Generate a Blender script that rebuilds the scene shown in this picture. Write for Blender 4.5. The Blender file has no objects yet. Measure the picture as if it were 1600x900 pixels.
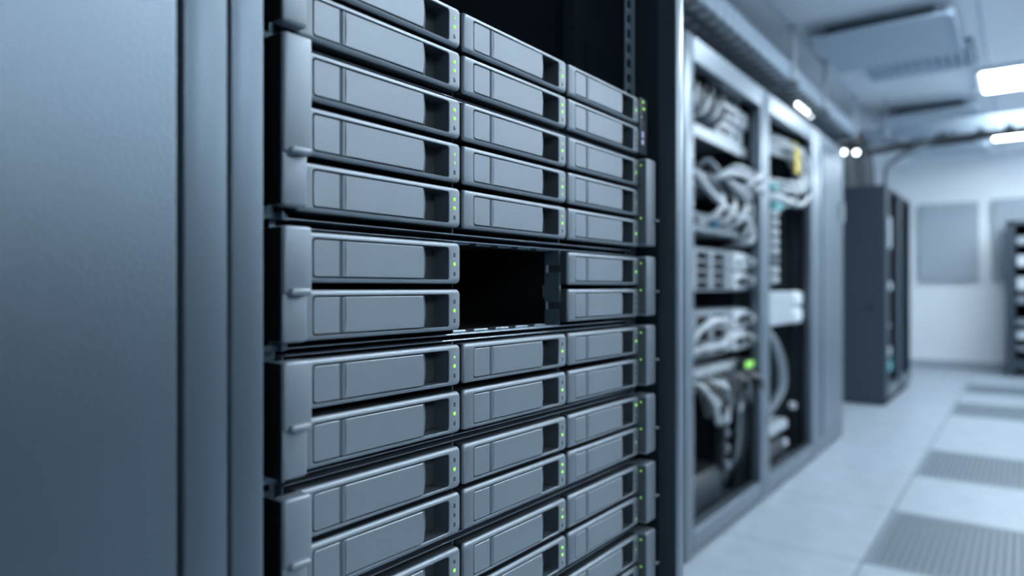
import bpy, bmesh, math, random
from mathutils import Vector, Matrix

# ------------------------------------------------------------------ scene, camera, light
sc = bpy.context.scene
C = sc.collection
random.seed(7)
F_PX = 1085.0
YAW = math.atan(800.0 / F_PX)
EYE = 1.05

cam_d = bpy.data.cameras.new('camera')
cam = bpy.data.objects.new('camera', cam_d)
C.objects.link(cam)
cam.location = (0, 0, EYE)
cam.rotation_euler = (math.pi / 2, 0, YAW)
cam_d.sensor_width = 36.0
cam_d.lens = F_PX / 1600 * 36.0
cam_d.clip_start = 0.02
cam_d.clip_end = 100
cam_d.dof.use_dof = True
cam_d.dof.focus_distance = 0.49
cam_d.dof.aperture_fstop = 3.6
sc.camera = cam

w = bpy.data.worlds.new('world')
sc.world = w
w.use_nodes = True
w.node_tree.nodes['Background'].inputs[0].default_value = (0.25, 0.33, 0.42, 1)
w.node_tree.nodes['Background'].inputs[1].default_value = 0.3

sc.view_settings.view_transform = 'Standard'
sc.view_settings.look = 'None'
sc.view_settings.gamma = 1.0
sc.view_settings.exposure = 0.0
try:
    sc.cycles.use_denoising = True
    sc.cycles.max_bounces = 10
    sc.cycles.diffuse_bounces = 5
except Exception:
    pass
LAMP = 22.0          # emission of the ceiling light diffusers


# ------------------------------------------------------------------ materials
def mat(name, col, rough=0.5, metal=0.0, spec=0.5, emit=None, estr=0.0, grain=0.0, gscale=900, vary=0.0, vscale=6):
    m = bpy.data.materials.new(name)
    m.use_nodes = True
    nt = m.node_tree
    b = nt.nodes['Principled BSDF']
    b.inputs['Base Color'].default_value = (*col, 1)
    b.inputs['Roughness'].default_value = rough
    b.inputs['Metallic'].default_value = metal
    b.inputs['Specular IOR Level'].default_value = spec
    if emit:
        b.inputs['Emission Color'].default_value = (*emit, 1)
        b.inputs['Emission Strength'].default_value = estr
    if grain or vary:
        tc = nt.nodes.new('ShaderNodeTexCoord')
    if grain:
        n = nt.nodes.new('ShaderNodeTexNoise')
        n.inputs['Scale'].default_value = gscale
        n.inputs['Detail'].default_value = 2
        bp = nt.nodes.new('ShaderNodeBump')
        bp.inputs['Strength'].default_value = grain
        bp.inputs['Distance'].default_value = 0.0004
        nt.links.new(tc.outputs['Object'], n.inputs['Vector'])
        nt.links.new(n.outputs['Fac'], bp.inputs['Height'])
        nt.links.new(bp.outputs['Normal'], b.inputs['Normal'])
    if vary:
        n2 = nt.nodes.new('ShaderNodeTexNoise')
        n2.inputs['Scale'].default_value = vscale
        n2.inputs['Detail'].default_value = 4
        r = nt.nodes.new('ShaderNodeMapRange')
        r.inputs['To Min'].default_value = 1 - vary
        r.inputs['To Max'].default_value = 1 + vary
        mx = nt.nodes.new('ShaderNodeMix')
        mx.data_type = 'RGBA'
        mx.blend_type = 'MULTIPLY'
        mx.inputs[0].default_value = 1
        mx.inputs[6].default_value = (*col, 1)
        nt.links.new(tc.outputs['Object'], n2.inputs['Vector'])
        nt.links.new(n2.outputs['Fac'], r.inputs['Value'])
        nt.links.new(r.outputs['Result'], mx.inputs[7])
        nt.links.new(mx.outputs[2], b.inputs['Base Color'])
    return m


M = dict(
    bezel=mat('bezel_plastic', (0.235, 0.277, 0.318), 0.42, metal=0.42, grain=0.25, gscale=2500, vary=0.05, vscale=60),
    lever=mat('lever_plastic', (0.245, 0.288, 0.33), 0.41, metal=0.42, grain=0.3, gscale=2500, vary=0.06, vscale=40),
    dark=mat('dark_plastic', (0.022, 0.028, 0.034), 0.45),
    latch=mat('latch_plastic', (0.15, 0.185, 0.215), 0.4, metal=0.3),
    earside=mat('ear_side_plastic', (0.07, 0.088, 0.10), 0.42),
    pocket=mat('pocket_shade_plastic', (0.048, 0.062, 0.074), 0.38),  # bezel plastic made darker, recess shade put into the colour
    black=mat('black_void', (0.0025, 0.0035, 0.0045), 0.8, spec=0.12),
    sheet=mat('sheet_steel', (0.42, 0.50, 0.58), 0.32, metal=0.9),
    zinc=mat('zinc_plate', (0.16, 0.23, 0.28), 0.4, metal=0.8),
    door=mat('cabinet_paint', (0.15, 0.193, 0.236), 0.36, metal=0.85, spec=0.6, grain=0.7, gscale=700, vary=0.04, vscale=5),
    post=mat('post_paint', (0.15, 0.195, 0.24), 0.38, metal=0.7, spec=0.5, grain=0.25, gscale=700),
    rackside=mat('rack_side', (0.010, 0.017, 0.023), 0.5, spec=0.3),
    rackin=mat('rack_inside', (0.022, 0.035, 0.047), 0.5),
    openpost=mat('open_rack_paint', (0.155, 0.195, 0.235), 0.34, metal=0.75, spec=0.6),
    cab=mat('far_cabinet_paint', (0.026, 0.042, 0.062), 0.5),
    green=mat('green_led', (0.05, 0.3, 0.03), 0.25, emit=(0.32, 0.9, 0.06), estr=1.5),
    green_dim=mat('dim_green_led', (0.08, 0.2, 0.08), 0.3, emit=(0.38, 0.8, 0.2), estr=0.8),
    icon=mat('icon_print', (0.02, 0.028, 0.036), 0.6),
    white=mat('white_plastic', (0.52, 0.58, 0.63), 0.42),
    cable=mat('white_cable', (0.42, 0.47, 0.51), 0.4),
    greycable=mat('grey_cable', (0.13, 0.165, 0.195), 0.45),
    blackcable=mat('black_cable', (0.012, 0.017, 0.022), 0.4),
    blue=mat('blue_plug', (0.02, 0.22, 0.38), 0.4),
    teal=mat('teal_plug', (0.12, 0.42, 0.44), 0.4),
    yellow=mat('yellow_tag', (0.55, 0.42, 0.03), 0.5),
    device=mat('device_grey', (0.17, 0.205, 0.24), 0.4, vary=0.12, vscale=20),
    devlight=mat('device_pale', (0.31, 0.36, 0.40), 0.38),
    galv=mat('galvanised_wire', (0.38, 0.46, 0.54), 0.3, metal=0.7),
    ceil=mat('ceiling_paint', (0.78, 0.84, 0.90), 0.8, vary=0.03, vscale=2),
    acpanel=mat('air_panel_paint', (0.46, 0.55, 0.64), 0.6),
    slat=mat('diffuser_paint', (0.42, 0.53, 0.64), 0.55),
    wall=mat('wall_paint', (0.82, 0.87, 0.91), 0.75, vary=0.03, vscale=2),
    panel=mat('wall_panel_fabric', (0.36, 0.42, 0.48), 0.85),
    tile=mat('floor_vinyl', (0.31, 0.365, 0.42), 0.40, vary=0.20, vscale=9),
    perf=mat('perforated_steel', (0.15, 0.19, 0.225), 0.45),
    pit=mat('floor_void', (0.05, 0.075, 0.10), 0.8),
    lamp=mat('lamp_diffuser', (0.9, 0.95, 1.0), 0.5, emit=(0.82, 0.925, 1.0), estr=LAMP),
    glint=mat('glint_glow', (0.9, 0.95, 1.0), 0.5, emit=(0.85, 0.94, 1.0), estr=10),  # self-lit colour for the painted metal glints
    usb=mat('pale_port', (0.58, 0.60, 0.85), 0.4),
    screen=mat('green_screen', (0.2, 0.5, 0.1), 0.4, emit=(0.35, 0.9, 0.15), estr=0.9),
)


# ------------------------------------------------------------------ mesh builder
class MB:
    def __init__(self):
        self.v, self.f, self.mi = [], [], []

    def add(self, vs, fs, mi=0):
        o = len(self.v)
        self.v += [tuple(p) for p in vs]
        self.f += [tuple(i + o for i in q) for q in fs]
        self.mi += [mi] * len(fs)
        return self

    def box(self, x0, x1, y0, y1, z0, z1, bev=0.0, seg=1, mi=0):
        x0, x1 = sorted((x0, x1)); y0, y1 = sorted((y0, y1)); z0, z1 = sorted((z0, z1))
        if bev <= 0:
            vs = [(x, y, z) for x in (x0, x1) for y in (y0, y1) for z in (z0, z1)]
            fs = [(0, 1, 3, 2), (4, 6, 7, 5), (0, 4, 5, 1), (2, 3, 7, 6), (0, 2, 6, 4), (1, 5, 7, 3)]
            return self.add(vs, fs, mi)
        bm = bmesh.new()
        bmesh.ops.create_cube(bm, size=1.0)
        for p in bm.verts:
            p.co = Vector(((x0 + x1) / 2 + p.co.x * (x1 - x0), (y0 + y1) / 2 + p.co.y * (y1 - y0), (z0 + z1) / 2 + p.co.z * (z1 - z0)))
        bmesh.ops.bevel(bm, geom=list(bm.edges), offset=bev, segments=seg, profile=0.5, affect='EDGES')
        bm.verts.index_update()
        self.add([p.co[:] for p in bm.verts], [[q.index for q in f.verts] for f in bm.faces], mi)
        bm.free()
        return self

    def loops(self, rings, cap0=True, cap1=True, mi=0):
        n = len(rings[0])
        vs = [p for r in rings for p in r]
        fs = []
        for k in range(len(rings) - 1):
            for i in range(n):
                j = (i + 1) % n
                fs.append((k * n + i, k * n + j, (k + 1) * n + j, (k + 1) * n + i))
        if cap0:
            fs.append(tuple(reversed(range(n))))
        if cap1:
            fs.append(tuple((len(rings) - 1) * n + i for i in range(n)))
        return self.add(vs, fs, mi)

    def tube(self, pts, r, n=6, smooth=True, steps=6):
        P = [Vector(p) for p in pts]
        if smooth and len(P) > 2:
            Q = []
            for i in range(len(P) - 1):
                a, b, c, d = P[max(i - 1, 0)], P[i], P[i + 1], P[min(i + 2, len(P) - 1)]
                for k in range(steps):
                    t = k / steps
                    Q.append(0.5 * ((2 * b) + (c - a) * t + (2 * a - 5 * b + 4 * c - d) * t * t + (3 * b - a - 3 * c + d) * t ** 3))
            Q.append(P[-1])
            P = Q
        rings = []
        T = (P[1] - P[0]).normalized()
        N = T.orthogonal().normalized()
        for i, p in enumerate(P):
            T2 = (P[min(i + 1, len(P) - 1)] - P[max(i - 1, 0)])
            if T2.length > 1e-9:
                T2.normalize()
                N = (N - T2 * N.dot(T2))
                if N.length < 1e-6:
                    N = T2.orthogonal()
                N.normalize()
                T = T2
            B = T.cross(N)
            rings.append([p + (N * math.cos(2 * math.pi * k / n) + B * math.sin(2 * math.pi * k / n)) * r for k in range(n)])
        return self.loops(rings)

    def plate(self, outline, x0, x1, ch=0.0004, tilt=0.0, mi=0):
        """outline in (y, z), counter-clockwise seen from +x, extruded from x0 to x1 with a small chamfer at the front"""
        n = len(outline)
        ins = []
        for i in range(n):
            a, b, c = Vector(outline[i - 1]), Vector(outline[i]), Vector(outline[(i + 1) % n])
            e1, e2 = (b - a).normalized(), (c - b).normalized()
            n1, n2 = Vector((-e1.y, e1.x)), Vector((-e2.y, e2.x))
            m = (n1 + n2)
            m = m / max(m.dot(n1), 0.3)
            ins.append(b + m * ch)
        ys = [p[0] for p in outline]
        ya, yb = min(ys), max(ys)
        tl = lambda y: tilt * (y - ya) / (yb - ya)
        r0 = [(x0, y, z) for y, z in outline]
        r1 = [(x1 - ch + tl(y), y, z) for y, z in outline]
        r2 = [(x1 + tl(p.x), p.x, p.y) for p in ins]
        return self.loops([r0, r1, r2], mi=mi)

    def mesh(self, name, mats, smooth=True):
        me = bpy.data.meshes.new(name)
        me.from_pydata(self.v, [], self.f)
        if not isinstance(mats, (list, tuple)):
            mats = [mats]
        for m in mats:
            me.materials.append(m)
        if any(self.mi):
            me.polygons.foreach_set('material_index', self.mi)
        bm = bmesh.new()
        bm.from_mesh(me)
        bmesh.ops.recalc_face_normals(bm, faces=bm.faces)
        bm.to_mesh(me)
        bm.free()
        if smooth:
            me.polygons.foreach_set('use_smooth', [True] * len(me.polygons))
            me.set_sharp_from_angle(angle=math.radians(32))
        me.update()
        return me

    def build(self, name, mats, parent=None, smooth=True):
        return link(name, self.mesh(name, mats, smooth), parent)


def link(name, me, parent=None, loc=None):
    o = bpy.data.objects.new(name, me)
    C.objects.link(o)
    if parent is not None:
        o.parent = parent
    if loc:
        o.location = loc
    return o


def tag(o, label=None, cat=None, group=None, kind=None):
    if label: o['label'] = label
    if cat: o['category'] = cat
    if group: o['group'] = group
    if kind: o['kind'] = kind
    return o


def empty(name, loc, label=None, cat=None, group=None):
    o = bpy.data.objects.new(name, None)
    C.objects.link(o)
    o.location = loc
    o.empty_display_size = 0.05
    return tag(o, label, cat, group)


def part(name, mb, m, t, smooth=True):
    """mb is in world coordinates; the part is parented to the empty t at its location"""
    ox, oy, oz = t.location
    mb.v = [(x - ox, y - oy, z - oz) for x, y, z in mb.v]
    return mb.build(name, m, t, smooth)


def bx(*a, **k):
    return MB().box(*a, **k)


def subpart(name, mb, m, top, p):
    ox, oy, oz = top.location
    mb.v = [(x - ox, y - oy, z - oz) for x, y, z in mb.v]
    return mb.build(name, m, p)


# ------------------------------------------------------------------ the room
X0, X1, Y0, Y1, ZC = -2.7, 5.2, -3.4, 10.8, 2.75
T = 0.77                 # floor tile
SX, SY = -0.50, 2.94     # a tile corner
floor = tag(bx(X0, X1, Y0, Y1, -0.25, -0.20).build('floor', M['pit']), kind='structure')
floor['label'] = 'pale blue grey raised floor of large square tiles'
tile_me = MB().box(0.003, T - 0.003, 0.003, T - 0.003, -0.03, 0, bev=0.0025).mesh('floor_tile', M['tile'])


def perf_mesh():
    m = MB()
    b = 0.03
    m.box(0.003, T - 0.003, 0.003, b, -0.03, 0); m.box(0.003, T - 0.003, T - b, T - 0.003, -0.03, 0)
    m.box(0.003, b, b, T - b, -0.03, 0); m.box(T - b, T - 0.003, b, T - b, -0.03, 0)
    n = 26
    pitch = (T - 2 * b) / n
    for i in range(n):
        a = b + pitch * (i + 0.27)
        m.box(a, a + pitch * 0.46, b, T - b, -0.012, -0.0008)
        m.box(b, T - b, a, a + pitch * 0.46, -0.011, -0.001)
    return m.mesh('perforated_tile', M['perf'], smooth=False)


perf_me = perf_mesh()
PERF = {(0, 0), (0, 2), (0, 5), (0, 7)}
for i in range(-3, 8):
    for j in range(-9, 11):
        xa, ya = SX + i * T, SY + j * T
        if xa < X0 - T or xa > X1 or ya < Y0 - T or ya > Y1:
            continue
        if (i, j) in PERF:
            o = link('perforated_tile', perf_me, floor, (xa, ya, 0))
            o['label'] = 'perforated steel ventilation tile'
        else:
            link('floor_tile', tile_me, floor, (xa, ya, 0))
ceil = tag(bx(X0, X1, Y0, Y1, ZC, ZC + 0.1).build('ceiling', M['ceil']), kind='structure')
tag(bx(X0 - 0.1, X0, Y0, Y1, -0.25, ZC + 0.1).build('wall_left', M['wall']), kind='structure')
tag(bx(X1, X1 + 0.1, Y0, Y1, -0.25, ZC + 0.1).build('wall_right', M['wall']), kind='structure')
tag(bx(X0 - 0.1, X1 + 0.1, Y1, Y1 + 0.1, -0.25, ZC + 0.1).build('wall_back', M['wall']), kind='structure')
tag(bx(X0 - 0.1, X1 + 0.1, Y0 - 0.1, Y0, -0.25, ZC + 0.1).build('wall_front', M['wall']), kind='structure')
tag(bx(X0, X1, Y1 - 0.012, Y1, 0, 0.09, bev=0.003).build('baseboard_back', M['panel']), kind='structure')
# ceiling joint trim strips
for k, xx in enumerate((-1.22, -0.22)):
    tag(bx(xx - 0.006, xx + 0.006, Y0, Y1, ZC - 0.006, ZC).build('trim_%d' % (k + 1), M['slat']), kind='structure')

# ceiling lights, two in view and the rest added out of view
n_l = {(0, 4): 'long white ceiling light beyond the cable tray, nearest of the two in view',
       (0, 5): 'long white ceiling light just above the far wall, below the nearer one'}
for ci, (xa, xb) in enumerate(((-0.27, 1.25), (2.7, 4.3))):
    for k, sy in enumerate((-2.9, -0.5, 1.95, 4.33, 6.81, 9.17)):
        if ci == 0 and k < 2:
            continue
        key = (ci, k)
        lab = n_l.get(key, 'long white ceiling light over the aisle outside the picture')  # all but two are unseen, added for their light and reflections
        if key == (0, 4):
            lab = 'long white ceiling light, the larger and higher of the two glowing panels'
        if key == (0, 5):
            lab = 'long white ceiling light, the smaller and lower of the two glowing panels'
        t = empty('ceiling_light', ((xa + xb) / 2, sy, ZC), lab, 'ceiling light', 'ceiling light panels')
        fr = MB()
        fr.box(xa - .03, xb + .03, sy - .33, sy - .30, ZC - .035, ZC); fr.box(xa - .03, xb + .03, sy + .30, sy + .33, ZC - .035, ZC)
        fr.box(xa - .03, xa, sy - .30, sy + .30, ZC - .035, ZC); fr.box(xb, xb + .03, sy - .30, sy + .30, ZC - .035, ZC)
        part('frame', fr, M['slat'], t)
        part('diffuser', bx(xa, xb, sy - .30, sy + .30, ZC - .048, ZC - .012), M['lamp'], t)

# suspended ceiling panels with a louvred diffuser behind each
labs = ('nearest', 'second', 'third')
for k, (sy, ln) in enumerate(((4.78, 0.84), (7.38, 0.80), (9.3, 0.7))):
    xa, xb = -1.12, -0.36
    t = empty('ceiling_panel', ((xa + xb) / 2, sy + ln / 2, ZC), '%s grey flat panel hung below the ceiling along the aisle' % labs[k],
              'ceiling panel', 'hung ceiling panels')
    part('panel_board', bx(xa, xb, sy, sy + ln, ZC - 0.10, ZC - 0.075, bev=0.004), M['acpanel'], t)
    part('panel_rim', MB().box(xb, xb + 0.03, sy, sy + ln, ZC - 0.105, ZC - 0.06, bev=0.003)
         .box(xa, xb, sy - 0.02, sy, ZC - 0.10, ZC - 0.085, bev=0.003), M['slat'], t)
    part('hanger_block', bx(xa + .08, xb - .08, sy + .08, sy + ln - .08, ZC - 0.075, ZC), M['pit'], t)
    if k == 2:
        continue
    sa = sy + ln + 0.02
    t = empty('ceiling_diffuser', (-0.68, sa + .31, ZC), 'square louvred air diffuser beside the %s hung ceiling panel' % labs[k],
              'air diffuser', 'ceiling air diffusers')
    part('backing', bx(-1.0, -0.28, sa, sa + .62, ZC - 0.012, ZC), M['pit'], t)
    for q in range(6):
        g = 0.31 - q * 0.05
        cx, cy = -0.64, sa + .31
        m = MB()
        zz = ZC - 0.035 - 0.003 * q
        rw = 0.034
        for (a, b, c_, d) in ((-g, g, -g, -g + rw), (-g, g, g - rw, g), (-g, -g + rw, -g + rw, g - rw), (g - rw, g, -g + rw, g - rw)):
            m.box(cx + a * 1.13, cx + b * 1.13, cy + c_, cy + d, zz, zz + 0.02 - 0.002 * q)
        part('louvre', m, M['slat'], t)

# fabric panels on the far wall
for (xa, xb, z0, z1, lab) in ((-1.135, -0.47, 1.135, 2.165, 'square grey panel on the far wall, whole beside the dark cabinets'),
                              (-0.33, 0.36, 1.135, 2.175, 'square grey panel on the far wall, partly behind the small open rack')):
    t = empty('wall_panel', ((xa + xb) / 2, Y1, z0), lab, 'wall panel', 'grey panels on the far wall')
    part('board', bx(xa, xb, Y1 - 0.06, Y1 - 0.02, z0, z1, bev=0.006), M['panel'], t)
    part('batten', bx(xa + .05, xb - .05, Y1 - 0.02, Y1, z0 + .05, z1 - .05), M['pit'], t)

# ------------------------------------------------------------------ the near cabinet row
PF = 0.300       # distance of the cabinet fronts from the eye
PC = 0.3247      # distance of the tray faces

t = empty('server_cabinet', (-0.8, -0.12, 0), 'closed blue grey server cabinet with a plain door, nearest and largest', 'server cabinet')
part('door', bx(-PF - 0.03, -PF, -0.42, 0.1590, 0.06, 2.0, bev=0.002, seg=2), M['door'], t)
part('frame_post', bx(-PF - 0.06, -PF - 0.0006, 0.1622, 0.1832, 0.0, 2.03, bev=0.0014, seg=2), M['post'], t)
part('carcass', MB().box(-1.3, -PF - 0.06, 0.1722, 0.1832, 0, 2.03).box(-1.3, -PF - 0.034, -0.44, -0.425, 0, 2.03)
     .box(-1.3, -PF - 0.06, -0.425, 0.1722, 2.0, 2.03).box(-PF - 0.05, -PF - 0.04, -0.425, 0.1622, 0, 2.03), M['rackin'], t)

t = empty('server_rack', (-0.8, 0.45, 0), 'dark server rack holding the storage servers, with slim grey front posts', 'server rack')
SL, SR = 0.1848, 0.7228
part('post', bx(-PF - 0.02, -PF, SL, 0.2020, 0, 2.03, bev=0.0014, seg=2), M['post'], t)
part('post', bx(-PF - 0.012, -PF, 0.7036, SR, 0, 2.03, bev=0.0014, seg=2), M['openpost'], t)
part('side_panel', bx(-1.3, -PF - 0.020, SL, 0.1900, 0.0, 2.03), M['black'], t)
part('side_panel', bx(-1.3, -PF - 0.012, 0.7036, SR - 0.004, 0.0, 2.03), M['rackside'], t)
part('post_flange', bx(-PF - 0.020, -PF - 0.001, 0.7026, 0.7036, 0.0, 2.0), M['rackin'], t)
part('back_panel', bx(-1.31, -1.3, SL, SR, 0, 2.03), M['black'], t)
part('top_panel', bx(-1.3, -PF - 0.02, SL, SR, 2.0, 2.03), M['black'], t)
part('bottom_panel', bx(-1.3, -PF - 0.02, SL, SR, 0.02, 0.08), M['black'], t)


def perforated_rail(xf, ya, yb, z0, z1, hole_y0, hole_y1, pitch=0.0159, hh=0.0085):
    m = MB()
    m.box(xf - 0.002, xf, ya, hole_y0, z0, z1)
    m.box(xf - 0.002, xf, hole_y1, yb, z0, z1)
    n = int((z1 - z0) / pitch)
    for i in range(n):
        z = z0 + i * pitch
        m.box(xf - 0.002, xf, hole_y0, hole_y1, z, z + pitch - hh)
    return m


part('mounting_rail', perforated_rail(-0.340, 0.664, 0.686, 0.5, 1.9, 0.6675, 0.677, hh=0.0095), M['zinc'], t, smooth=False)
part('mounting_rail', perforated_rail(-0.340, 0.204, 0.236, 0.5, 1.9, 0.224, 0.232), M['zinc'], t, smooth=False)
part('side_channel', bx(-0.425, -0.41, 0.676, 0.7036, 0.1, 1.98), M['rackside'], t)
part('side_channel', bx(-1.0, -0.98, 0.67, 0.7036, 0.1, 1.98), M['black'], t)
part('side_channel', bx(-1.0, -0.98, 0.19, 0.225, 0.1, 1.98), M['black'], t)

# unseen cabinet row added to block light and darken reflections on lower trays
for k in range(8):
    y = -1.6 + k * 0.82
    t = empty('unseen_cabinet', (2.7, y + .4, 0), 'unseen dark cabinet added across the aisle to darken the lower trays', 'cabinet', 'added unseen cabinets')
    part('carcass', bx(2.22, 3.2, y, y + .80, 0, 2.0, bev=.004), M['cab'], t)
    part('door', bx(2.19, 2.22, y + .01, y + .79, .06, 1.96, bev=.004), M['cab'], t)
    part('handle', bx(2.16, 2.19, y + .70, y + .73, .95, 1.15, bev=.005), M['dark'], t)

# ------------------------------------------------------------------ drive trays
TW, TH = 0.1386, 0.0291


def rrect(y0, y1, z0, z1, r, n=4):
    pts = []
    for cy, cz, a0 in ((y1 - r, z0 + r, -90), (y1 - r, z1 - r, 0), (y0 + r, z1 - r, 90), (y0 + r, z0 + r, 180)):
        for k in range(n + 1):
            a = math.radians(a0 + 90 * k / n)
            pts.append((cy + r * math.cos(a), cz + r * math.sin(a)))
    return pts


def ring(x, p):
    return [(x, y, z) for y, z in p]


def bezel_mesh():
    m = MB()
    b = 0.0027
    back = [ring(-0.045, rrect(-TW, 0, 0, TH, 0.0022)), ring(-b, rrect(-TW, 0, 0, TH, 0.0022))]
    m.loops(back, cap0=True, cap1=False, mi=2)
    rings = [back[1]]
    for k in range(5):
        a = math.radians(90 * k / 4)
        ins = b * (1 - math.cos(a))
        iy = 0.0008 * (1 - math.cos(a))
        rings.append(ring(-b + b * math.sin(a), rrect(-TW + iy, -iy, ins, TH - ins, 0.0024)))
    R = (-0.1279, -0.0115, 0.0029, TH - 0.0036)
    rings.append(ring(0.0, rrect(R[0] - .0003, R[1] + .0004, R[2] - .0004, R[3] + .0004, 0.0026)))
    rings.append(ring(-0.0006, rrect(*R, 0.0022)))
    m.loops(rings[1:], cap0=False, cap1=False, mi=0)
    n = len(rings[0])
    m.loops([ring(-0.0006, rrect(*R, 0.0022)), ring(-0.0150, rrect(R[0], R[1], R[2], R[3], 0.0022))], cap0=False, cap1=True, mi=1)
    return m.mesh('bezel', [M['bezel'], M['pocket'], M['dark']])


G = 0.00075    # width of the black joint round the lever
LZ0, LZ1 = 0.0029 + G, TH - 0.0036 - G


def curve_edge(y, bulge, n=6, up=True):
    pts = []
    for k in range(n + 1):
        s = k / n
        pts.append((y + bulge * (1 - (2 * s - 1) ** 2), LZ0 + (LZ1 - LZ0) * s))
    return pts


pad_out = [p for p in rrect(-0.1279 + G, -0.1085, LZ0, LZ1, 0.0019)]
pad_me = MB().plate([(min(y, -0.1085), z) for y, z in
                     [(-0.1085, LZ0), (-0.1085, LZ1)] +
                     [(-0.1279 + G + .0019 - .0019 * math.sin(math.radians(a)), LZ1 - .0019 + .0019 * math.cos(math.radians(a))) for a in (0, 22, 45, 68, 90)] +
                     [(-0.1279 + G + .0019 - .0019 * math.cos(math.radians(a)), LZ0 + .0019 - .0019 * math.sin(math.radians(a))) for a in (0, 22, 45, 68, 90)]],
                    -0.004, 0.0, 0.0004).mesh('lever_pad', M['lever'])
rm = MB()
rm.loops([[(-0.005, y, z) for y, z in ((-0.1085, LZ0), (-0.1085, LZ1))] + [(-0.005, -0.1047, LZ1), (-0.005, -0.1047, LZ0)],
          [(-0.0004, -0.1085, LZ0), (-0.0004, -0.1085, LZ1), (-0.0003, -0.1047, LZ1), (-0.0003, -0.1047, LZ0)]], cap1=False)
rm.v = []; rm.f = []; rm.mi = []
prof = [(-0.1084, -0.0004), (-0.1078, -0.0019), (-0.1069, -0.0019), (-0.1061, 0.0001), (-0.1050, 0.0003)]
vs = []
for y, x in prof:
    vs += [(x, y, LZ0), (x, y, LZ1)]
for y, x in reversed(prof):
    vs += [(-0.005, y, LZ0), (-0.005, y, LZ1)]
n = len(vs) // 2
rm.loops([[vs[2 * i] for i in range(n)], [vs[2 * i + 1] for i in range(n)]])
ridge_me = rm.mesh('lever_ridge', M['lever'])
le = [(-0.1043 + 0.0006 * (1 - (2 * k / 6 - 1) ** 2), LZ1 - (LZ1 - LZ0) * k / 6) for k in range(7)]
re_ = curve_edge(-0.0383, 0.0011)
lever_me = MB().plate(re_ + le, -0.004, 0.0, 0.0004, tilt=0.0006).mesh('release_lever', M['lever'])
# latch: darker bevelled lip at the lever's free end
la = MB()
ya = curve_edge(-0.0376, 0.0011)
yb = curve_edge(-0.0333, 0.0014)
nn = len(ya)
vs = [(-0.0002, y, z) for y, z in ya] + [(-0.0036, y, z) for y, z in yb] + [(-0.010, y, z) for y, z in yb] + [(-0.010, y, z) for y, z in ya]
fs = []
for k in range(nn - 1):
    for a in range(4):
        b = (a + 1) % 4
        fs.append((a * nn + k, a * nn + k + 1, b * nn + k + 1, b * nn + k))
fs += [(0, nn, 2 * nn, 3 * nn), (nn - 1, 2 * nn - 1, 3 * nn - 1, 4 * nn - 1)]
la.add(vs, fs)
latch_me = la.mesh('lever_latch', M['latch'])
bezel_me = bezel_mesh()
step_me = MB().box(-0.0149, -0.0085, -0.0305, -0.0268, LZ0 + .0003, LZ1 - .0003, bev=0.0006).mesh('pocket_rib', M['pocket'])


def led_mesh(r, m):
    return MB().loops([[(x, q * math.cos(math.pi * k / 5), q * math.sin(math.pi * k / 5)) for k in range(10)]
                       for x, q in ((-.001, r), (.0002, r), (.0005, r * .6))]).mesh('indicator_light', m)


led_me = led_mesh(.00125, M['green'])
led_dim_me = led_mesh(.00105, M['green_dim'])


def icon_mesh(kind):
    m = MB()
    t_ = 0.0006
    m.box(-.0004, .00012, -.0010, -.0010 + t_, -.0014, .0014)
    m.box(-.0004, .00012, .0010 - t_, .0010, -.0014, .0004 if kind else .0014)
    m.box(-.0004, .00012, -.0010 + t_, .0010 - t_, .0014 - t_, .0014)
    m.box(-.0004, .00012, -.0010 + t_, .0010 - t_, -.0003, .0001)
    if kind:
        m.box(-.0004, .00012, -.0003, .0007, -.0014, -.0014 + t_)
    else:
        m.box(-.0004, .00012, -.0010 + t_, .0010 - t_, -.0014, -.0014 + t_)
    return m.mesh('indicator_icon', M['icon'])


icon_me = [icon_mesh(0), icon_mesh(1)]


def drive_tray(s_right, z_top, h, lights, label):
    z0 = z_top - h
    t = empty('drive_tray', (-PC, s_right, z0), label, 'drive tray', 'drive trays in the storage servers')
    k = h / TH
    for nm, me in (('bezel', bezel_me), ('lever_pad', pad_me), ('lever_ridge', ridge_me), ('release_lever', lever_me),
                   ('lever_latch', latch_me), ('pocket_rib', step_me)):
        o = link(nm, me, t)
        o.scale = (1, 1, k)
        if nm == 'lever_latch':
            o['label'] = 'dark lip at the end of the lever'
    for q, ch in enumerate(lights):
        zz = h * (0.70, 0.48, 0.24)[q]
        if ch == 'G':
            o = link('indicator_light', led_me, t, (0, -0.0062, zz)); o['label'] = 'green lit indicator'
        elif ch == 'g':
            o = link('indicator_light', led_dim_me, t, (0, -0.0062, zz)); o['label'] = 'dim green indicator'
        else:
            o = link('indicator_icon', icon_me[(q + len(label)) % 2], t, (0, -0.0062, zz)); o['label'] = 'small dark printed symbol'
    return t


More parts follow.
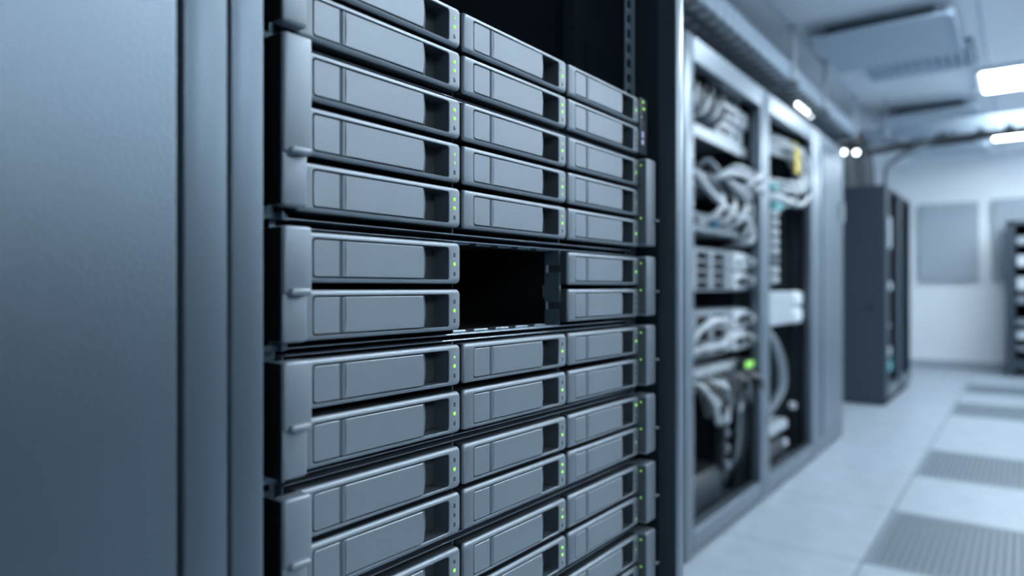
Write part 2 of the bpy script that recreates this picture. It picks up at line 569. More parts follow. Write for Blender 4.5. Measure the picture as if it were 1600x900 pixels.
COLS = (0.3779, 0.5208, 0.6640)
CN = ('left', 'middle', 'right')
SERVERS = [
    # phrase, [(z_top, height, (lights per column))]
    ('topmost storage server', [(1.2494, .0280, ('gG.', 'gG.', '.G.')), (1.2185, .0280, ('GG.', 'GG.', '...'))]),
    ('three-row storage server', [(1.1845, .0280, ('GG.', 'gG.', '.G.')), (1.1530, .0280, ('gg.', 'gGg', '.g.')), (1.1212, .0282, ('GG.', 'gG.', '.G.'))]),
    ('storage server with the empty bay', [(1.0821, .0292, ('.G.', None, '.G.')), (1.0491, .0292, ('.G.', None, '...'))]),
    ('storage server just below the empty bay', [(1.0097, .0288, ('gG.', '.G.', '.G.')), (0.9763, .0293, ('.G.', '.G.', '...'))]),
    ('second storage server below the empty bay', [(0.9369, .0292, ('.G.', '.G.', 'G..')), (0.9044, .0290, ('...', 'GG.', '.g.'))]),
    ('third storage server below the empty bay', [(0.8650, .0290, ('.G.', 'gG.', '...')), (0.8320, .0290, ('.G.', 'GG.', '..g'))]),
    ('lowest storage server below the empty bay', [(0.7930, .0290, ('.G.', '.G.', '.g.')), (0.7600, .0290, ('.G.', '.G.', '...'))]),
]
ROWN = {2: ('upper', 'lower'), 3: ('top', 'middle', 'bottom')}
CHL, CHR = 0.2372, 0.6662
XS = -0.3335                     # front edge of the sheet metal
EL0, EL1, EP = 0.2226, 0.2403, 0.312    # left ear
ER0, ER1, RP = 0.6652, 0.6878, 0.316    # right ear
for si, (phrase, rows) in enumerate(SERVERS):
    zt = rows[0][0] + 0.0026
    zb = rows[-1][0] - rows[-1][1] - (0.0044 if si else 0.0026)
    t = empty('storage_server', (-0.6, 0.45, zb), 'grey %s, with three columns of drive trays' % phrase, 'storage server', 'rack storage servers')
    if phrase.startswith('storage server with'):
        t['label'] = 'grey storage server whose middle drive column is an empty black bay'
    part('top_sheet', bx(-0.95, XS, CHL, CHR, zt - 0.0010, zt, bev=0.0003), M['sheet'], t)
    part('bottom_sheet', bx(-0.95, XS, CHL, CHR, zb, zb + 0.0010, bev=0.0003), M['sheet'], t)
    part('side_sheet', bx(-0.95, XS - 0.002, CHL, CHL + 0.001, zb + .001, zt - .001), M['zinc'], t)
    part('side_sheet', bx(-0.95, XS - 0.002, CHR - 0.001, CHR, zb + .001, zt - .001), M['zinc'], t)
    part('back_sheet', bx(-0.952, -0.95, CHL, CHR, zb, zt), M['black'], t)
    for ci in (0, 1):
        yc = (COLS[ci] + COLS[ci + 1] - TW) / 2
        part('bay_divider', bx(-0.75, XS - 0.0004, yc - 0.0006, yc + 0.0006, zb + .0012, zt - .0012), M['zinc'] if si != 2 else M['black'], t) if not (si == 2 and ci == 1) else None
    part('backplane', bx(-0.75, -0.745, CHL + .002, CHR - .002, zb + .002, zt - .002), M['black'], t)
    if si == 2:
        # divider wall right of the empty bay, with two latch slots behind its front edge
        yc = (COLS[1] + COLS[2] - TW) / 2 + 0.0004
        z0, z1 = zb + .0012, zt - .0012
        hA = (z0 + 0.0145, z0 + 0.0205)
        hB = (z0 + 0.0475, z0 + 0.0535)
        m = MB()
        m.box(-0.3490, XS - 0.0115, yc - .0006, yc + .0006, z0, z1)
        for a, b in ((z0, hA[0]), (hA[1], hB[0]), (hB[1], z1)):
            m.box(XS - 0.0115, XS, yc - .0006, yc + .0006, a, b)
        part('bay_divider', m, M['zinc'], t)
        part('divider_edge', bx(XS, XS + .0006, yc - .0007, yc + .0007, hA[1], hB[0]), M['sheet'], t)
        part('bay_wall_shade', bx(-0.75, -0.349, yc - .0006, yc + .0006, z0, z1), M['black'], t)  # deeper part of the divider, its shade painted as black
        m = MB()
        for a, b in (hA, hB):
            m.box(XS - 0.0135, XS - 0.0115, yc - .0026, yc - .0006, a - .0005, b + .0005, bev=.0003)
        m.box(XS - 0.0170, XS - 0.0160, yc - .0016, yc - .0006, z0 + .0245, z0 + .036)
        part('slot_lip', m, M['sheet'], t)
        ya_, yb_ = COLS[0] + 0.001, yc - 0.001
        fl = MB().box(XS - 0.020, XS - .0003, ya_, yb_, zb + .0011, zb + .0018)
        for q in range(5):
            y = ya_ + 0.004 + q * 0.027
            fl.box(XS - 0.012, XS - 0.0045, y, y + 0.017, zb + .0018, zb + .0030, bev=.0004)
        part('bay_floor_runner', fl, M['sheet'], t)
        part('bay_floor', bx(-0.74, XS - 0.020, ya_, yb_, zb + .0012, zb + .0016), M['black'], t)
        m = MB()
        for q in range(5):
            y = ya_ + 0.006 + q * 0.027
            m.box(XS - 0.012, XS - 0.004, y, y + 0.018, zt - .0024, zt - .0010, bev=.0003)
        part('bay_top_runner', m, M['zinc'], t)
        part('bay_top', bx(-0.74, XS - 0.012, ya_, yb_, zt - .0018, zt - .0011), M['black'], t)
    # ---- left ear
    et, eb = rows[0][0] + 0.0012, rows[-1][0] - rows[-1][1] + 0.0006
    lz = et - (0.0640 if len(rows) == 3 else 0.0368)
    part('left_ear', MB().box(-PC + 0.0008, -EP, EL0, EL1, lz, et, bev=0.0019, seg=3), M['bezel'], t)
    part('left_ear_flap', MB().box(-PC + 0.0008, -EP - 0.0018, EL0 + .0004, EL1 - 0.0016, eb, lz + 0.0035, bev=0.0022, seg=3), M['bezel'], t)
    part('ear_latch', bx(-EP - 0.003, -EP + 0.0036, EL0 + 0.0020, EL1 - 0.0030, lz - 0.0006, lz + 0.0034, bev=0.0014, seg=3), M['bezel'], t)
    part('left_ear_shade', bx(-PC - 0.012, -EP - 0.0028, EL0 - 0.0012, EL0 - .0001, eb + .001, et - .001, bev=0.0005), M['black'], t)  # black side piece, the ear's shade put into its colour
    part('ear_bracket', MB().box(-0.338, -0.334, 0.212, 0.240, zb - .0005, zb + 0.003).box(-0.336, -0.330, 0.2145, 0.2165, zb - .0008, zb + .004, bev=.0005)
         .box(-0.336, -0.330, 0.2335, 0.2355, zb - .0008, zb + .004, bev=.0005), M['zinc'], t)
    # ---- right ear
    if si == 0:
        part('right_ear', bx(-PC - 0.012, -PC + 0.0005, ER0 + .001, ER0 + 0.019, eb, et, bev=0.0012, seg=2), M['rackin'], t)
        for (dy, z, me) in ((0.008, 1.2465, led_me), (0.0105, 1.2395, led_me), (0.0075, 1.2395, led_dim_me)):
            o = link('indicator_light', me, t, (-PC + 0.0006 + 0.6, ER0 + dy - 0.45, z - zb)); o['label'] = 'green lit indicator'
        part('power_button', bx(-PC, -PC + 0.0012, ER0 + .0040, ER0 + .0058, 1.2292, 1.2312, bev=.0005), M['white'], t)
        part('status_slot', bx(-PC, -PC + 0.0008, ER0 + .0092, ER0 + .0108, 1.2265, 1.2355), M['black'], t)
        part('pale_port', bx(-PC, -PC + 0.0010, ER0 + .0045, ER0 + .0098, 1.2085, 1.2152, bev=.0005), M['usb'], t)
        part('pale_port', bx(-PC, -PC + 0.0010, ER0 + .0045, ER0 + .0098, 1.2012, 1.2066, bev=.0005), M['usb'], t)
    else:
        part('right_ear', bx(-PC - 0.012, -RP, ER0, ER1, eb, et, bev=0.0026, seg=3), M['bezel'], t)
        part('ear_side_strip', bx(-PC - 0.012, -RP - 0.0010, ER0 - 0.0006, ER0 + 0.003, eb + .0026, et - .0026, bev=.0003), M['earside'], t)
        part('ear_latch', bx(-RP - 0.004, -RP + 0.0030, ER1 - 0.0055, ER1 + 0.0022, lz - 0.0012, lz + 0.0010, bev=0.0009, seg=2), M['bezel'], t)
        for z in (et - 0.0075, lz + 0.0012):
            m = bx(-PC + 0.0016, -PC + 0.0028, ER0 - .0012, ER0, z - .0006, z + .0006, bev=.0003)
            part('indicator_light', m, M['green'], t)
    for ri, (z, h, lights) in enumerate(rows):
        for ci in range(3):
            if lights[ci] is None:
                continue
            lab = 'grey drive tray, %s column, %s row of the %s' % (CN[ci], ROWN[len(rows)][ri], phrase)
            drive_tray(COLS[ci], z, h, lights[ci], lab)
#--PART2--

# ------------------------------------------------------------------ open racks further down the row
PO = 1.03


def cable(pts, r, m, name, label, group, cat='cable', n=6):
    o = MB().tube(pts, r, n).build(name, M[m])
    return tag(o, label, cat, group)


def open_rack(s0, s1, pl, pr, label, closed=False):
    t = empty('open_rack' if not closed else 'closed_rack', (-1.5, (s0 + s1) / 2, 0), label, 'rack', None)
    part('post', MB().box(-PO - 0.05, -PO, s0, s0 + pl, 0.012, 2.03, bev=0.004, seg=2), M['openpost'], t)
    part('post', MB().box(-PO - 0.05, -PO, s1 - pr, s1, 0.012, 2.03, bev=0.004, seg=2), M['openpost'], t)
    part('top_rail', bx(-PO - 0.05, -PO - 0.001, s0 + pl, s1 - pr, 1.935, 2.03, bev=0.004), M['openpost'], t)
    part('bottom_rail', bx(-PO - 0.05, -PO - 0.001, s0 + pl, s1 - pr, 0.02, 0.105, bev=0.004), M['openpost'], t)
    part('plinth', bx(-2.0, -PO - 0.02, s0 + .01, s1 - .01, 0.0, 0.02), M['black'], t)
    part('side_panel', bx(-2.0, -PO - 0.05, s0 + .005, s0 + .02, 0.02, 2.03), M['rackin'], t)
    part('side_panel', bx(-2.0, -PO - 0.05, s1 - .02, s1 - .005, 0.02, 2.03), M['rackin'], t)
    part('back_panel', bx(-2.02, -2.0, s0, s1, 0.02, 2.03), M['black'], t)
    part('top_panel', bx(-2.0, -PO - 0.05, s0 + .02, s1 - .02, 2.0, 2.03), M['rackin'], t)
    part('floor_panel', bx(-2.0, -PO - 0.05, s0 + .02, s1 - .02, 0.02, 0.05), M['rackin'], t)
    if not closed:
        part('rear_rail', bx(-1.80, -1.78, s1 - .09, s1 - .022, 0.05, 2.0), M['rackin'], t)
        part('mounting_rail', perforated_rail(-1.16, s1 - .085, s1 - .022, 0.06, 1.93, s1 - .065, s1 - .045, 0.05, 0.02), M['rackin'], t)
    return t


open_rack(2.492, 3.5185, 0.097, 0.080, 'open grey rack nearest the storage servers, full of white cables and machines')
open_rack(3.5205, 4.578, 0.062, 0.125, 'open grey rack with a coil of white cables and a yellow tag')
t = open_rack(4.580, 5.335, 0.115, 0.02, 'closed grey rack with a plain door, last of the row', closed=True)
part('door', bx(-PO - 0.02, -PO + 0.004, 4.712, 5.318, 0.11, 1.93, bev=0.004), M['openpost'], t)
part('door_handle', bx(-PO + 0.004, -PO + 0.03, 5.20, 5.235, 1.50, 1.64, bev=0.006), M['devlight'], t)

PE = 1.12


def machine(s0, s1, z0, z1, label, vents, supplies):
    t = empty('rack_machine', (-PE, s0, z0), label, 'rack machine', 'machines in the open rack')
    part('body', bx(-1.75, -PE - .012, s0, s1, z0, z1, bev=.003), M['device'], t)
    part('front_plate', bx(-PE - .012, -PE, s0, s1, z0, z1, bev=.003), M['device'], t)
    h = z1 - z0
    for q in range(vents):
        zz = z0 + h * (0.06 + q * 0.9 / vents)
        hh = h * 0.9 / vents * 0.72
        for (a, b) in ((0.27, 0.40), (0.47, 0.63)):
            ya, yb = s0 + (s1 - s0) * a, s0 + (s1 - s0) * b
            part('vent', bx(-PE, -PE + .004, ya, yb, zz, zz + hh, bev=.001), M['black'], t)
            part('port_block', bx(-PE, -PE + .014, yb + .012, yb + .05, zz, zz + hh, bev=.004), M['devlight'], t)
        part('grey_module', bx(-PE, -PE + .008, s0 + (s1 - s0) * .06, s0 + (s1 - s0) * .25, zz, zz + hh, bev=.003), M['devlight'], t)
    hs = h / supplies
    for q in range(supplies):
        za = z0 + hs * q + .006
        o = bx(-PE, -PE + .022, s0 + (s1 - s0) * .74, s1 - .01, za, za + hs - .012, bev=.006)
        part('power_supply', o, M['white'], t)
        part('supply_handle', MB().tube([(-PE + .02, s1 - .07, za + .02), (-PE + .06, s1 - .07, za + .03), (-PE + .06, s1 - .07, za + hs - .042), (-PE + .02, s1 - .07, za + hs - .03)], .006),
             M['white'], t)
        part('supply_socket', bx(-PE + .022, -PE + .026, s0 + (s1 - s0) * .77, s0 + (s1 - s0) * .84, za + .02, za + hs * .5, bev=.002), M['dark'], t)
    return t


machine(2.60, 3.482, 1.036, 1.224, 'pale rack machine, upper of the two full of white power supplies', 4, 2)
machine(2.60, 3.482, 0.748, 0.952, 'pale rack machine, lower of the two, with a cable looped across its front', 3, 2)

# shelf with stacked white boxes
t = empty('rack_shelf', (-PE, 2.6, 1.69), 'pale metal shelf under stacked white boxes in the first open rack', 'shelf')
part('shelf_plate', bx(-1.75, -PE, 2.56, 3.484, 1.735, 1.745), M['device'], t)
part('shelf_lip', bx(-PE - .004, -PE + .008, 2.56, 3.484, 1.692, 1.745, bev=.004), M['white'], t)
for q in range(3):
    z = 1.746 + q * 0.081
    t = empty('network_box', (-PE, 3.1, z), 'white box on the high shelf, %s of its stack of three' % ('lowest', 'middle', 'topmost')[q], 'network box', 'white boxes on the shelf')
    dx = (0, .02, -.01)[q]
    part('case', bx(-1.5, -PE + .00 + dx, 3.08 + dx, 3.44 + dx, z, z + .079, bev=.006), M['white'], t)
    part('port_strip', bx(-PE + .00 + dx, -PE + .006 + dx, 3.11 + dx, 3.26 + dx, z + .02, z + .05, bev=.002), M['dark'], t)
    part('knob', bx(-PE + .00 + dx, -PE + .018 + dx, 3.31 + dx, 3.36 + dx, z + .02, z + .06, bev=.006), M['devlight'], t)
t = empty('network_box', (-PE, 2.6, 1.746), 'grey box on the high shelf behind tangled cables', 'network box')
part('case', bx(-1.6, -PE - .06, 2.60, 3.04, 1.746, 1.84, bev=.006), M['device'], t)
part('port_strip', bx(-PE - .06, -PE - .054, 2.64, 3.0, 1.765, 1.80, bev=.002), M['dark'], t)
for q in range(9):
    ya = 2.72 + q * .042
    zz = 1.78
    top = 1.90 + random.uniform(-.04, .06)
    cable([(-PE - .054, ya, zz), (-PE + .02, ya + .01, zz + .02), (-PE + .03, ya + .05, top), (-PE - .04, ya + .13, top + .02), (-PE - .12, ya + .17, 1.82)],
          .008 + .002 * (q % 2), ('cable', 'greycable', 'blackcable')[q % 3], 'patch_cable',
          '%s cable looping up from the grey box on the high shelf, %s from the post' % (('white', 'grey', 'black')[q % 3], ('first', 'second', 'third', 'fourth', 'fifth', 'sixth', 'seventh', 'eighth', 'ninth')[q]),
          'cables on the high shelf')


def patch_switch(s0, s1, z0, z1, label, m='device'):
    t = empty('network_switch', (-PE, s0, z0), label, 'network switch', 'switches in the open rack')
    part('case', bx(-1.6, -PE, s0, s1, z0, z1, bev=.004), M[m], t)
    n = 14
    for q in range(n):
        ya = s0 + .03 + q * (s1 - s0 - .06) / n
        part('port', bx(-PE, -PE + .003, ya, ya + .038, z0 + (z1 - z0) * .3, z0 + (z1 - z0) * .72), M['icon'], t)
    return t


patch_switch(2.60, 3.45, 1.295, 1.375, 'pale network switch under the bundle of white cables', 'devlight')
patch_switch(2.60, 3.45, 1.485, 1.560, 'grey network switch that the bundle of white cables plugs into')
ordn = ('first', 'second', 'third', 'fourth', 'fifth', 'sixth', 'seventh', 'eighth', 'ninth', 'tenth', 'eleventh', 'twelfth', 'thirteenth', 'fourteenth', 'fifteenth', 'sixteenth')
BUN = ('cable', 'greycable', 'cable', 'blackcable', 'cable', 'cable', 'blackcable', 'greycable', 'cable', 'blackcable', 'cable')
for q, col in enumerate(BUN):
    ya = 2.72 + q * .06
    zz = 1.52 + .012 * (q % 2)
    out = .05 + .02 * (q % 3)
    lane = 1.385 + .028 * ((q * 4) % 11) * .75
    yr = 3.42 + .022 * ((q * 3) % 8)
    pts = [(-PE + .003, ya, zz), (-PE + out, ya + .005, zz - .005 + .05 * (q % 2)), (-PE + out + .025, ya + .07, (zz + lane) / 2 + .03 * (q % 2)),
           (-PE + out + .02, max(ya + .18, 3.1 + .02 * q), lane), (-PE + .05, yr - .05, lane - .01), (-PE + .055, yr, lane - .09),
           (-PE + .03, yr - .03, 1.27 + .006 * q), (-PE - .1, 3.46, 1.25)]
    lab = {'cable': 'white', 'greycable': 'grey', 'blackcable': 'black'}[col]
    o = cable(pts, (.014, .011)[q % 2], col, 'patch_cable', '%s patch cable of the bundle hung from the grey switch, %s from the post' % (lab, ordn[q]), 'bundled patch cables')
    bx(-PE + .002, -PE + .034, ya - .013, ya + .013, zz - .012, zz + .012, bev=.002).build('plug', M['blue' if q in (5, 9) else ('dark' if q % 4 == 1 else 'white')], o)
for q in range(3):
    ya = 2.86 + q * .15
    o = cable([(-PE + .003, ya, 1.335), (-PE + .06, ya + .01, 1.35), (-PE + .085, ya + .05, 1.40), (-PE + .05, ya + .12, 1.47), (-PE + .003, ya + .15, 1.51)], .014, 'cable', 'patch_cable',
              'short thick white cable joining the two switches, %s from the post' % ordn[q], 'cables between the switches')
    bx(-PE + .002, -PE + .034, ya - .013, ya + .013, 1.32, 1.35, bev=.002).build('plug', M['blue' if q == 1 else 'white'], o)
for q in range(3):
    ya = 3.02 + .16 * q
    cable([(-PE + .003, ya, 1.52), (-PE + .09, ya + .02, 1.55), (-PE + .09, ya + .1, 1.60), (-PE + .06, ya + .25, 1.58), (-PE - .02, 3.50, 1.50), (-PE - .1, 3.5, 1.3)], .011, 'blackcable',
          'patch_cable', 'black cable arching over the white bundle, %s from the post' % ordn[q], 'black cables over the bundle')
# cable looped across the lower machine, leads to the supplies
cable([(-PE + .01, 2.72, .80), (-PE + .05, 2.80, .89), (-PE + .06, 2.98, .91), (-PE + .05, 3.12, .86), (-PE + .05, 3.02, .80), (-PE + .05, 2.86, .80), (-PE + .01, 2.78, .78)], .012, 'cable', 'patch_cable',
      'pale cable looped across the front of the lower machine', None)
for q, (z, yy) in enumerate(((1.085, 3.40), (.905, 3.40), (.80, 3.36))):
    o = cable([(-PE + .03, yy, z), (-PE + .07, yy + .03, z), (-PE + .07, 3.47, z - .01), (-PE + .02, 3.50, z - .10), (-PE - .02, 3.49, z - .4)], .010, 'blackcable', 'power_cable',
              'black power lead bending into the rack side, %s from the top' % ordn[q], 'black power leads', 'power cable')
    bx(-PE + .02, -PE + .05, yy - .07, yy, z - .014, z + .014, bev=.003).build('plug', M['dark'], o)
    bx(-PE + .05, -PE + .085, 3.46, 3.53, z - .02, z + .016, bev=.004).build('cable_clip', M['devlight'], o)
# lower device with black cables
t = empty('network_switch', (-PE, 2.6, .60), 'pale switch below the two machines, half covered by black cables', 'network switch', 'switches in the open rack')
part('case', bx(-1.6, -PE, 2.60, 3.47, .605, .70, bev=.004), M['devlight'], t)
for q in range(12):
    ya = 2.65 + q * .066
    part('port', bx(-PE, -PE + .003, ya, ya + .04, .63, .67), M['icon'], t)
t = empty('display_unit', (-PE + .03, 3.33, .655), 'small black unit with a glowing green screen', 'display unit')
part('case', bx(-PE + .006, -PE + .05, 3.32, 3.50, .635, .705, bev=.005), M['dark'], t)
part('screen', bx(-PE + .05, -PE + .052, 3.335, 3.475, .668, .695), M['screen'], t)
for q in range(14):
    ya = 2.70 + q * .05
    d = random.uniform(-.03, .03)
    col = 'cable' if q in (1, 4) else ('greycable' if q in (6, 10) else 'blackcable')
    lab = {'cable': 'white', 'greycable': 'grey', 'blackcable': 'black'}[col]
    cable([(-PE + .003, ya, .65), (-PE + .06, ya, .645), (-PE + .06 + .03 * (q % 3), ya + .05, .60 + d), (-PE + .05 + .03 * (q % 2), ya + .13, .52 + 1.6 * d), (-PE + .05, ya + .22 - .01 * q, .55 + d), (-PE + .02, 3.40 + .008 * q, .58), (-PE - .06, 3.47, .45)],
          .013, col, 'patch_cable', '%s cable drooping below the pale lower switch, %s from the post' % (lab, ordn[q]), 'cables drooping from the lower switch')
for q in range(3):
    t = empty('white_adapter', (-PE + .05, 2.8, .5), 'pale adapter hanging among the drooping cables, %s from the post' % ordn[q], 'adapter', 'hanging adapters')
    y, z = ((2.88, .56), (2.98, .50), (3.14, .53))[q]
    t.location = (-PE + .06, y, z)
    part('block', bx(-PE + .04, -PE + .09, y - .03, y + .03, z - .04, z + .035, bev=.008), M['devlight'], t)
    part('lead', MB().tube([(-PE + .06, y, z + .03), (-PE + .05, y + .01, z + .08), (-PE + .03, y + .03, z + .12)], .008), M['greycable'], t)
t = empty('battery_unit', (-PE, 2.6, .12), 'low black box on the floor of the first open rack', 'battery unit')
part('case', bx(-1.7, -PE - .03, 2.60, 3.25, .06, .22, bev=.01), M['dark'], t)
part('front_panel', bx(-PE - .03, -PE - .02, 2.64, 3.21, .08, .20, bev=.004), M['rackin'], t)
for q in range(4):
    cable([(-PE + .02, 3.28 + .03 * q, .58), (-PE + .03, 3.30 + .03 * q, .42), (-PE + .02, 3.28 + .035 * q, .26), (-PE - .05, 3.30 + .03 * q, .14), (-PE - .1, 3.2 + .03 * q, .06)], .011,
          'greycable' if q == 0 else 'blackcable', 'power_cable', '%s cable dropping to the rack floor, %s from the post' % ('grey' if q == 0 else 'black', ordn[q]), 'cables dropping to the floor', 'power cable')
t = empty('power_strip', (-PE + .0, 3.34, .3), 'dark upright power strip with pale sockets, low in the first open rack', 'power strip')
part('bar', bx(-PE - .05, -PE - .01, 3.20, 3.25, .14, .60, bev=.004), M['dark'], t)
for q in range(5):
    part('socket', bx(-PE - .01, -PE + .006, 3.207, 3.243, .20 + q * .075, .24 + q * .075, bev=.004), M['device'], t)

# second open rack
PB = 1.10
for q in range(8):
    r = .12 + .026 * q
    cx, cz = 3.98, 1.715
    pts = [(-PB - .16, 3.80 + .01 * q, 1.80 + .012 * q), (-PB - .04, 3.92, cz + r * .55 + .02)]
    for k in range(9):
        a = math.radians(75 - 150 * k / 8)
        pts.append((-PB + .05 - .03 * (q % 3), cx + .17 + r * 1.35 * math.cos(a) + .02 * math.sin(3 * q), cz + r * .60 * math.sin(a) + .02 * math.sin(5 * q)))
    pts += [(-PB - .02, 3.96, cz - r * .58), (-PB - .12, 3.84, cz - r * .55 - .02)]
    cable(pts, .0135, 'cable' if q % 3 != 1 else 'greycable', 'cable_coil', '%s cable of the big coil in the second open rack, %s from the inside' % ('white' if q % 3 != 1 else 'grey', ordn[q]), 'coiled white cables')
t = empty('cable_tag', (-PB + .08, 4.06, 1.80), 'yellow tag hung on the coil of white cables', 'tag')
part('tag_sheet', bx(-PB + .078, -PB + .084, 4.02, 4.12, 1.69, 1.83, bev=.002), M['yellow'], t)
part('tie', MB().tube([(-PB + .08, 4.07, 1.83), (-PB + .06, 4.08, 1.87), (-PB + .03, 4.09, 1.85)], .004), M['yellow'], t)
for q in range(2):
    t = empty('teal_plug', (-PB, 3.9, 1.58 - q * .06), 'teal plug under the coil of white cables, %s of the two' % ('upper', 'lower')[q], 'plug', 'teal plugs')
    z = 1.60 - q * .10
    part('housing', bx(-PB - .02, -PB + .02, 3.84 + .05 * q, 3.93 + .08 * q, z - .018, z + .018, bev=.006), M['teal'], t)
    part('lead', MB().tube([(-PB, 3.93 + .08 * q, z), (-PB + .03, 4.0 + .08 * q, z + .02), (-PB, 4.08 + .08 * q, z + .06)], .01), M['greycable'], t)
t = empty('patch_column', (-PB - .03, 3.9, 1.05), 'black upright panel with a column of white plugs in the second open rack', 'patch panel')
part('bar', bx(-PB - .06, -PB - .03, 3.62, 4.0, 1.06, 1.50, bev=.003), M['rackin'], t)
for q in range(8):
    z = 1.475 - q * .052
    part('plug', bx(-PB - .03, -PB + .02, 3.875, 3.935, z - .032, z + .002, bev=.008), M['white'] if q != 5 else M['device'], t)
t = empty('white_unit', (-PB + .02, 3.62, .84), 'white double-drum device in the second open rack', 'device')
part('case', bx(-PB - .3, -PB + .02, 3.60, 4.20, .845, 1.03, bev=.008), M['devlight'], t)
part('drum', bx(-PB - .28, -PB + .035, 4.20, 4.385, .940, 1.03, bev=.022, seg=3), M['white'], t)
part('drum', bx(-PB - .28, -PB + .035, 4.20, 4.385, .842, .934, bev=.022, seg=3), M['white'], t)
for q in range(3):
    cable([(-PB - .02, 3.78, .84), (-PB + .0, 3.86 + .03 * q, .76), (-PB + .02, 3.93 + .045 * q, .62), (-PB + .02, 3.92 + .04 * q, .48), (-PB - .02, 3.80 + .02 * q, .36)], .017, 'greycable', 'power_cable',
          'grey cable hanging in a bow below the white device, %s from the post' % ordn[q], 'bowed grey cables', 'power cable')
t = empty('rack_shelf', (-PB, 3.6, .27), 'pale low shelf in the second open rack', 'shelf')
part('shelf_plate', bx(-1.7, -PB, 3.56, 4.15, .285, .30), M['devlight'], t)
part('shelf_lip', bx(-PB - .004, -PB + .006, 3.56, 4.15, .25, .30, bev=.004), M['devlight'], t)
t = empty('battery_unit', (-PB, 3.7, .05), 'dark box with pale corners on the floor of the second open rack', 'battery unit')
part('case', bx(-1.6, -PB - .02, 3.62, 4.22, .05, .19, bev=.02, seg=2), M['dark'], t)
part('corner_cap', bx(-PB - .03, -PB - .01, 4.17, 4.225, .13, .17, bev=.008), M['white'], t)
part('corner_cap', bx(-PB - .03, -PB - .01, 3.70, 3.90, .055, .075, bev=.006), M['devlight'], t)
for (y, z, lab, nm) in ((3.455, .34, 'small round pale peg on the right post of the first open rack', 'a'), (4.44, .33, 'small round pale peg on the right post of the second open rack', 'b')):
    t = empty('cable_peg', (-PE, y, z), lab, 'peg', None)
    part('button', MB().loops([[(x, y + r * math.cos(2 * math.pi * k / 12), z + r * math.sin(2 * math.pi * k / 12)) for k in range(12)] for x, r in ((-1.158, .02), (-1.13, .024), (-1.122, .016))]), M['white'], t)
    part('stem', bx(-1.165, -1.156, y - .012, y + .012, z - .012, z + .012), M['dark'], t)

# ------------------------------------------------------------------ far cabinets
t = empty('far_cabinet', (-1.5, 7.7, 0), 'tall dark cabinet pair beyond the gap, plain side towards us', 'cabinet')
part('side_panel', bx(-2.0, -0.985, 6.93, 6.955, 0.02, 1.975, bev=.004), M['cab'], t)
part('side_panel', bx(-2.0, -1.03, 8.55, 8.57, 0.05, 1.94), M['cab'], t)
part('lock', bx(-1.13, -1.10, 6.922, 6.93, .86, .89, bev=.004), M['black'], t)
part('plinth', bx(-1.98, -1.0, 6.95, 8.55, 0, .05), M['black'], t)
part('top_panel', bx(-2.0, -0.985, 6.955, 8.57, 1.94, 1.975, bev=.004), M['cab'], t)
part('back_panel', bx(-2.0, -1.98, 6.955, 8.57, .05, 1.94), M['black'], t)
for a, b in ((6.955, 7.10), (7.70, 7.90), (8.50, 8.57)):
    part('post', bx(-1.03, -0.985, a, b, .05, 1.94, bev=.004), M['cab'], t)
for a, b in ((7.10, 7.70), (7.90, 8.50)):
    part('bottom_rail', bx(-1.03, -0.987, a, b, .05, .16, bev=.004), M['openpost'], t)
part('partition', bx(-1.98, -1.03, 7.81, 7.83, .05, 1.94), M['rackin'], t)
k = 0
for (z0, z1, y0, y1, m, lab) in ((1.42, 1.75, 7.25, 7.62, 'device', 'tall pale machine high in the far dark cabinet'), (1.02, 1.12, 7.25, 7.66, 'white', 'white box at mid height in the far dark cabinet'),
                                 (.66, .72, 7.25, 7.55, 'yellow', 'yellowish box low in the far dark cabinet'), (.38, .50, 7.25, 7.6, 'white', 'white box near the bottom of the far dark cabinet'),
                                 (.24, .36, 7.25, 7.66, 'teal', 'teal box on the bottom of the far dark cabinet')):
    t = empty('far_machine', (-1.1, y0, z0), lab, 'machine', 'machines in the far cabinet')
    part('case', bx(-1.5, -1.06, y0, y1, z0, z1, bev=.006), M[m if m != 'yellow' else 'device'], t)
    part('faceplate', bx(-1.06, -1.035, y0 + .03, y1 - .03, z0 + .015, z1 - .015, bev=.003), M[m if m == 'teal' else 'white'], t)

# small open rack by the far wall
XA, XB, YF = -0.175, 0.47, 10.12
t = empty('small_rack', ((XA + XB) / 2, YF, 0), 'dark open rack by the far wall at the picture edge', 'rack')
part('post', bx(XA, XA + .09, YF, YF + .07, 0.03, 1.84, bev=.004), M['cab'], t)
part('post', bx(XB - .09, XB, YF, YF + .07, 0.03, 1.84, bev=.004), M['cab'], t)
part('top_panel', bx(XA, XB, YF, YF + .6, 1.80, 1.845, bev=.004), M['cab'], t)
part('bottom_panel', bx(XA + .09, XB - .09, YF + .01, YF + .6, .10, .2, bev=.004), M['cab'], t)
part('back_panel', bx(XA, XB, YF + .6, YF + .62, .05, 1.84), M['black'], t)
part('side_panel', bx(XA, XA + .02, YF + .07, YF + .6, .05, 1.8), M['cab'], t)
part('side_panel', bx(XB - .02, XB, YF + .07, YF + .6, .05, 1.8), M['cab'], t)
for xx in (XA + .06, XB - .06):
    part('caster', bx(xx - .03, xx + .03, YF + .02, YF + .08, 0, .06, bev=.012, seg=2), M['dark'], t)
